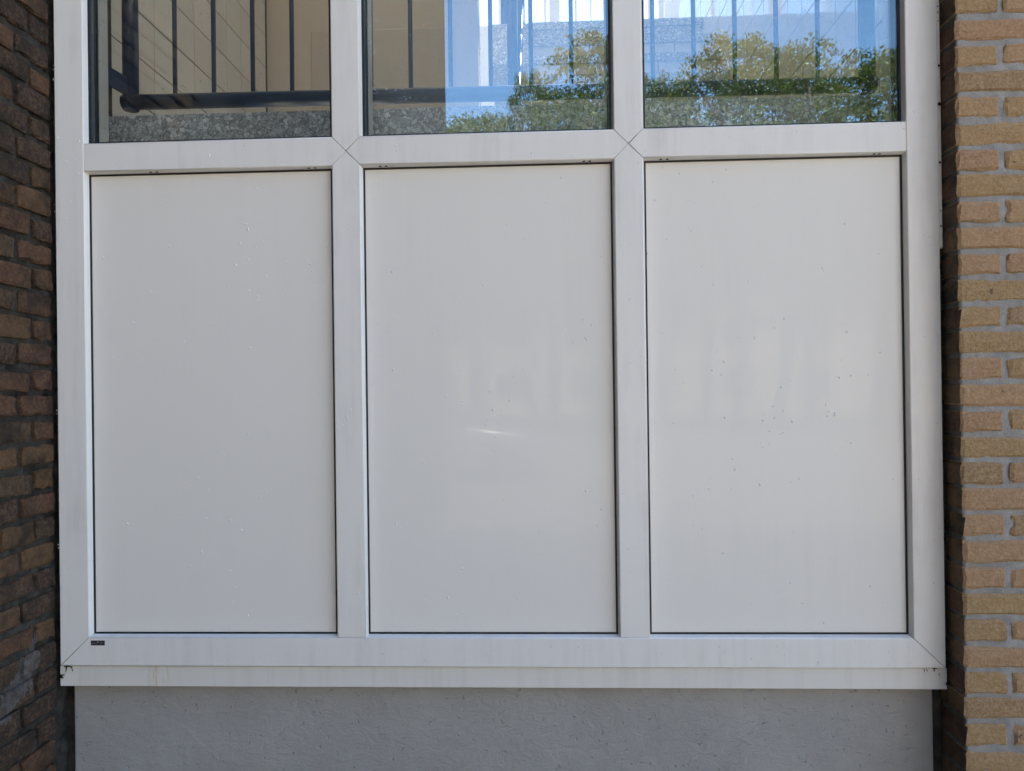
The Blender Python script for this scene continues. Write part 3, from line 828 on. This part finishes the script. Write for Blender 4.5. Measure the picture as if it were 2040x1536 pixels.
spots = [  # x, y, top height, variant, width
    (2.75, -20.0, 12.3, 0, .95, 'broad sunlit tree mirrored in the middle pane, left of the right mullion'),
    (7.0, -20.5, 12.5, 1, 1.0, 'tall sunlit tree mirrored in the right pane beside the bare gap'),
    (9.2, -20.2, 12.0, 2, .9, 'full sunlit tree mirrored in the middle of the right pane'),
    (11.6, -20.0, 11.6, 0, 1.0, 'sunlit tree mirrored at the right end of the right pane'),
    (.9, -20.5, 11.6, 1, .45, 'slender young tree mirrored in the middle pane'),
    (-.6, -21.0, 10.4, 2, .75, 'low bushy tree mirrored beside the dark wall edge in the middle pane'),
    (4.75, -21.0, 11.6, 1, .62, 'narrow tree mirrored behind the right mullion'),
    (1.6, -25.0, 12.6, 2, 1.2, 'far tree mirrored low in the middle pane'),
    (5.6, -25.5, 12.9, 0, 1.1, 'far tree mirrored low in the gap of the right pane'),
    (14.4, -21.0, 12.0, 1, 1.1, 'tree beyond the right edge of the mirrored row'),
    (-3.6, -22.0, 11.5, 0, 1.0, 'tree hidden behind the long dark wall end'),
    (9.6, -25.0, 13.9, 1, 1.3, 'far tree mirrored low in the right pane'),
    (13.6, -26.0, 14.0, 2, 1.2, 'farthest tree of the mirrored row on the right'),
    (7.6, -27.0, 14.0, 2, 1.2, 'dark tree standing behind the tall tree mirrored in the right pane'),
    (11.8, -27.5, 14.2, 0, 1.25, 'dark tree filling the back of the right end of the mirrored row'),
    (3.6, -26.5, 13.2, 1, 1.25, 'dark tree behind the right mullion in the mirrored row'),
    (-1.2, -26.0, 12.2, 0, 1.2, 'far bushy tree mirrored next to the dark wall edge')]
rt = random.Random(3)
for (x, y, H, vi, wd, lab) in spots:
    e = empty('tree', (x, y, 0)); tag(e, lab, 'tree', 'trees across the street')
    e.scale = (wd, wd, (H - .3) / 12.3); e.rotation_euler = (0, 0, rt.uniform(0, 6.28))
    link('trunk', variants[vi][0], None, e); link('crown', variants[vi][1], None, e)

# ------------------------------------------------------------------ block of flats beyond the trees, added to bounce warm light
def flats():
    e = empty('added_apartment_block', (6, -40, 0)); tag(e, 'long pale block of flats added behind the trees to bounce warm light', 'building')
    link('wall', boxes('wall', [(-42, 42, -10, 0, 0, 12)]), M['flats'], e)
    link('roof', boxes('roof', [(-42.3, 42.3, -10.3, .35, 12.01, 12.3)]), M['roof'], e)
    wm = boxes('window', [(-.9, .9, .0, .03, 0, 1.5)])
    for j in range(4):
        for i in range(20):
            w = link('window', wm, M['cglass'], e, (-40 + i * 4.2, .005, .9 + j * 2.9))
flats()

# ------------------------------------------------------------------ parked car, mirrored faintly in the middle panel
def car(loc, rz):
    e = empty('parked_car', loc); tag(e, 'silver parked hatchback mirrored faintly in the middle panel', 'car'); e.rotation_euler = (0, 0, rz)
    def loft(name, secs, mat, parent=e):
        # secs: list of (x, half width, z0, z1)
        v, f = [], []
        for (x, hw, z0, z1) in secs:
            r = min(.09, (z1 - z0) * .35)
            v += [(x, -hw + .04, z0), (x, -hw, z0 + r), (x, -hw, z1 - r), (x, -hw + r, z1), (x, hw - r, z1), (x, hw, z1 - r), (x, hw, z0 + r), (x, hw - .04, z0)]
        for i in range(len(secs) - 1):
            for k in range(8): f.append((i * 8 + k, i * 8 + (k + 1) % 8, i * 8 + 8 + (k + 1) % 8, i * 8 + 8 + k))
        f.append(tuple(range(7, -1, -1))); f.append(tuple((len(secs) - 1) * 8 + k for k in range(8)))
        return link(name, mesh(name, v, f, True), mat, parent)
    loft('body', [(-2.0, .68, .38, .80), (-1.93, .78, .25, .92), (-1.3, .86, .2, .99), (0, .88, .2, .96), (.9, .87, .2, .94), (1.6, .82, .22, .84), (1.95, .72, .3, .72), (2.02, .6, .38, .62)], M['paint'])
    loft('cabin', [(-1.85, .70, .93, .96), (-1.55, .68, .93, 1.36), (-1.2, .66, .93, 1.45), (-.3, .66, .93, 1.48), (.25, .66, .93, 1.40), (1.0, .72, .92, .95)], M['cglass'])
    loft('roof', [(-1.62, .60, 1.37, 1.40), (-1.2, .62, 1.43, 1.475), (-.3, .62, 1.46, 1.505), (.2, .61, 1.40, 1.435)], M['paint'])
    for s in (-1, 1):
        link('pillar', tube('pillar', [(1.0, .72 * s, .95), (.25, .655 * s, 1.39)], .03, 8), M['paint'], e)
        link('pillar', tube('pillar', [(-.55, .70 * s, .95), (-.55, .655 * s, 1.46)], .03, 8), M['paint'], e)
        link('pillar', tube('pillar', [(-1.85, .70 * s, .95), (-1.5, .655 * s, 1.40)], .05, 8), M['paint'], e)
        link('headlight', bevbox('headlight', (1.72, 1.93, .52 * s - .12, .52 * s + .12, .62, .76), .03, 2), M['lamp_white'], e)
        link('tail_light', bevbox('tail_light', (-2.0, -1.88, .62 * s - .1, .62 * s + .1, .70, .90), .03, 2), M['lamp_red'], e)
        link('mirror', bevbox('mirror', (.62, .72, .92 * s - .08, .92 * s + .08, .95, 1.06), .02, 2), M['paint'], e)
        for x in (-1.25, 1.28):
            w = link('wheel', tube('wheel', [(x, .70 * s, .31), (x, .89 * s, .31)], .31, 28), M['tyre'], e)
            link('rim', tube('rim', [(x, .86 * s, .31), (x, .897 * s, .31)], .20, 20), M['rim'], w)
    return e
car((-.75, -10.6, 0), 0)

# ------------------------------------------------------------------ rain drops
def drop_field(name, label, rects, mat, seed, rmin, rmax, caps=False):
    """rects: (x0,x1,z0,z1,y,count,clusters)"""
    rng = random.Random(seed); v, f = [], []
    nA, nR = 8, 2
    def add(x, y, z, r, el):
        b = len(v)
        for j in range(nR):
            ph = j / nR * math.pi / 2
            for k in range(nA):
                a = 2 * math.pi * k / nA
                v.append((x + r * math.cos(ph) * math.cos(a), y - .8 * r * math.sin(ph), z + r * el * math.cos(ph) * math.sin(a)))
        v.append((x, y - .8 * r, z))
        for j in range(nR - 1):
            for k in range(nA): f.append((b + j * nA + k, b + j * nA + (k + 1) % nA, b + (j + 1) * nA + (k + 1) % nA, b + (j + 1) * nA + k))
        for k in range(nA): f.append((b + (nR - 1) * nA + k, b + (nR - 1) * nA + (k + 1) % nA, b + nR * nA))
        if caps: f.append(tuple(b + k for k in range(nA - 1, -1, -1)))
    for (x0, x1, z0, z1, y, n, ncl) in rects:
        cl = [(rng.uniform(x0, x1), rng.uniform(z0, z1), rng.uniform(.03, .13)) for _ in range(max(1, ncl))]
        for i in range(n):
            if ncl and rng.random() < .55:
                c = rng.choice(cl); x = rng.gauss(c[0], c[2] * .6); z = rng.gauss(c[1], c[2])
            else: x = rng.uniform(x0, x1); z = rng.uniform(z0, z1)
            if not (x0 + .003 < x < x1 - .003 and z0 + .003 < z < z1 - .003): continue
            r = rmin + (rmax - rmin) * rng.random() ** 2.6
            add(x, y - .00015, z, r, rng.uniform(1.0, 1.45))
    o = link(name, mesh(name, v, f, True), mat); o.location = (0, 0, ZB)
    tag(o, label, 'rain drops', kind='stuff')
    return o
drop_field('rain_drops', 'fine rain drops beaded on the white panels',
           [(*panel_rects[0], PANEL_Y, 260, 7), (*panel_rects[1], PANEL_Y, 260, 7), (*panel_rects[2], PANEL_Y, 330, 9)], M['drop'], 5, .0006, .0026)
drop_field('rain_drops', 'rain drops beaded on the white frame bars',
           [(.004, Li - .004, .1, 1.6, 0, 70, 4), (Li, Ri, .004, b1 - .004, 0, 150, 9), (Li, m1l, t0 + .003, t1 - .003, 0, 45, 4), (m1r, m2l, t0 + .003, t1 - .003, 0, 55, 4), (m2r, Ri, t0 + .003, t1 - .003, 0, 60, 4),
            (m1l + .003, m1r - .003, b1, t0, 0, 45, 4), (m2l + .003, m2r - .003, b1, t0, 0, 60, 4), (Ri + .004, W - .006, .08, 1.7, 0, 70, 4)], M['drop'], 6, .0006, .0022)
drop_field('rain_drops', 'rain drops speckling the glass panes',
           [(glass_rects[0][0], glass_rects[0][1], t1, t1 + .45, GLASS_Y, 420, 9), (glass_rects[1][0], glass_rects[1][1], t1, t1 + .45, GLASS_Y, 1500, 14), (glass_rects[2][0], glass_rects[2][1], t1, t1 + .45, GLASS_Y, 1800, 14)], M['dropg'], 8, .0004, .0012, True)
